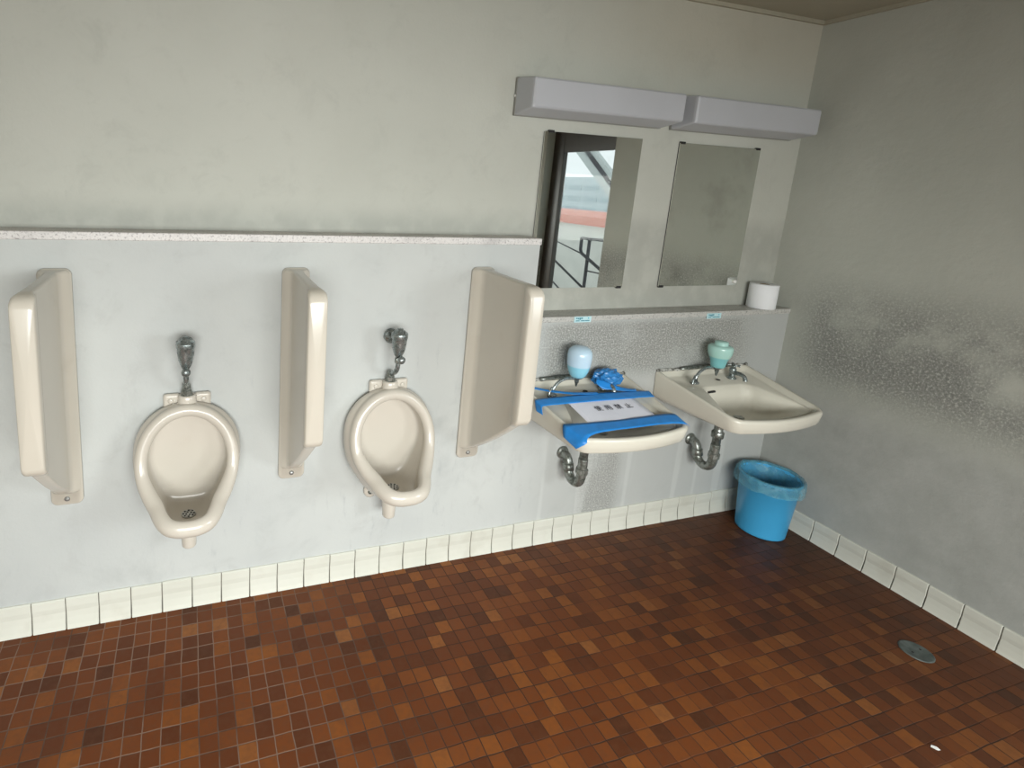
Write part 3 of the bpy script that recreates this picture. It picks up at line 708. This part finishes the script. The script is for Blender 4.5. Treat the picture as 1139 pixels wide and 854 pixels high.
# ------------------------------------------------------------------ bin and liner
bt = thing('waste_bin', 'sky blue plastic waste bin standing in the corner under the open washbasin', 'bin', (-.157, -.163, 0))
bm = bmesh.new(); lathe(bm, [(.0, .004), (.090, .001), (.0955, .004), (.0965, .012), (.1135, .262), (.1185, .264), (.120, .272), (.116, .276), (.110, .272), (.0925, .012), (.0, .010)], 48, cap0=False, cap1=False); link('bin_body', bm, M_BIN, bt, True)
bm = bmesh.new(); prof = [(.088, .05), (.1005, .14), (.1085, .255), (.1125, .279), (.1200, .284), (.1265, .278), (.1290, .262), (.1300, .250), (.1295, .240), (.1310, .229)]
rings = []
for j, (r, h) in enumerate(prof):
    ring = []
    for i in range(72):
        a = 2 * math.pi * i / 72; w_ = MN.noise(Vector((math.cos(a) * 3.2, math.sin(a) * 3.2, h * 9))) ; w2 = MN.noise(Vector((math.cos(a) * 11, math.sin(a) * 11, h * 16)))
        am = .004 if 1 <= j <= 4 else .0065
        rr_ = r + am * w_ * .6 + .003 * w2 + (.002 if j > 4 else -.003 if j < 3 else 0)
        if j < 3: rr_ = min(rr_, r - .001)
        elif j > 4: rr_ = max(rr_, .1235)
        hh_ = h + (.012 * w_ if j >= 8 else .004 * w_ if j in (4, 5) else 0)
        ring.append(Vector((rr_ * math.cos(a), rr_ * math.sin(a), hh_)))
    rings.append(ring)
loft(bm, rings, cap0=True, cap1=False)
o = link('bin_liner', bm, M_BAG, None, True); o.location = (-.157, -.163, 0)
tag(o, 'crinkled translucent blue bag lining the bin, folded over its rim', 'bin bag')

# floor drain
o = thing('floor_drain', 'round grey metal drain cover set in the brown tiled floor', 'floor drain', (-.297, -.812, 0))
bm = bmesh.new(); lathe(bm, [(.046, -.004), (.046, .002), (.043, .0032), (.040, .0024), (.002, .0026)], 36, cap0=False); link('cover_plate', bm, M_COVER, o, True)
for sx in (-1, 1):
    bm = bmesh.new(); lathe(bm, [(.0035, .0025), (.0035, .0032)], 10, (sx * .02, 0, 0)); link('lift_hole', bm, M_BLACK, o)

# ------------------------------------------------------------------ outdoors, seen in the left mirror
gr = struct(B('ground', .9, 40, -45, 20, -1.6, -1.5, M_CONC))
rl = thing('stair_railing', 'dark metal stair railing seen through the window in the left mirror', 'railing', (1.5, -2.93, -1.5))
def rp(pts, r=.012, nm='rail', sm=False):
    bm = bmesh.new(); tube(bm, [(0, y + 2.93, z + 1.5) for y, z in pts], r, 8, 1 if not sm else 4, smooth=sm); return link(nm, bm, M_RAIL, rl, True)
rp([(-2.943, .988), (-2.935, -1.5)], .018, 'post'); rp([(-3.071, .985), (-2.0, 1.03)], .016); rp([(-3.071, .99), (-3.068, .86), (-3.045, .82), (-2.756, .70), (-2.0, .38)], .018)
rp([(-2.95, .64), (-2.0, .66)], .008); rp([(-4.6, 1.25), (-3.553, .698), (-2.93, .43)], .013); rp([(-4.3, .83), (-3.57, .455), (-3.342, .35), (-2.93, .12)], .010); rp([(-3.60, .92), (-3.07, .82)], .008)
rp([(-2.45, 1.0), (-2.44, -1.5)], .014, 'post')
st = thing('outdoor_stair', 'pale outdoor staircase underside seen slanting in the left mirror', 'staircase', (2.5, -3.9, -1.5))
bm = bmesh.new()
def slab(bm, x0, x1, a, b, th):
    (ya, za), (yb, zb) = a, b; d = Vector((0, yb - ya, zb - za)).normalized(); nrm = Vector((0, -d.z, d.y))
    ps = [(ya, za), (yb, zb)]; f = []
    vv = [bm.verts.new((x, y + s * nrm.y * th + 3.9, z + s * nrm.z * th + 1.5)) for x in (x0, x1) for (y, z) in ps for s in (0, 1)]
    a0, a1, b0, b1, c0, c1, e0, e1 = vv
    for quad in ((a0, a1, b1, b0), (c0, e0, e1, c1), (a0, c0, c1, a1), (b0, b1, e1, e0), (a1, c1, e1, b1), (a0, b0, e0, c0)): bm.faces.new(quad)
slab(bm, 0, .06, (-4.75, 2.15), (-2.5, .32), .24); link('stringer', bm, M_STAIR, st)
bm = bmesh.new(); slab(bm, .9, .96, (-4.9, 2.25), (-2.5, .30), .24); link('stringer', bm, M_STAIR, st)
bm = bmesh.new(); slab(bm, -.01, 0, (-4.52, 2.11), (-2.5, .46), .06); link('drip_edge', bm, M_RAIL, st)
bm = bmesh.new(); box(bm, .4, .5, 1.5, 1.6, 0, 1.85); link('column', bm, M_STAIR, st)
bd = thing('office_building', 'pale blue building with rows of windows seen far off in the left mirror', 'building', (14, -18, -1.5))
bm = bmesh.new(); box(bm, 0, 4, -9, 6, 0, 3.6); link('facade', bm, M_BLD, bd)
for r in range(3):
    bm = bmesh.new()
    for k in range(14): box(bm, -.04, .0, -8.6 + k * 1.05, -7.8 + k * 1.05, 2.05 + r * .48, 2.28 + r * .48)
    link('window_row', bm, M_BLDW, bd)
sh = thing('low_building', 'low white building with a red roof band seen in the left mirror', 'building', (7, -10, -1.5))
bm = bmesh.new(); box(bm, .1, 3, -6, 6, 0, 2.14); link('wall', bm, M_CONC, sh)
bm = bmesh.new(); box(bm, 0, 3.2, -6.2, 6.2, 2.14, 2.36); link('roof_band', bm, M_RED, sh)

# fleck of white litter on the floor near the drain
bm = bmesh.new(); vs_ = [bm.verts.new(p) for p in ((-.010, -.003, .0006), (.004, -.006, .0012), (.011, .001, .0008), (.003, .005, .003), (-.008, .004, .0018))]
bm.faces.new(vs_); o = link('paper_scrap', bm, M_WHITE, None); o.location = (-0.67, -1.046, .0002); o.rotation_euler = (0, 0, -.9)
md = o.modifiers.new('t', 'SOLIDIFY'); md.thickness = .0006; md.offset = 1
tag(o, 'tiny white scrap lying on the brown floor in front of the drain cover', 'litter')
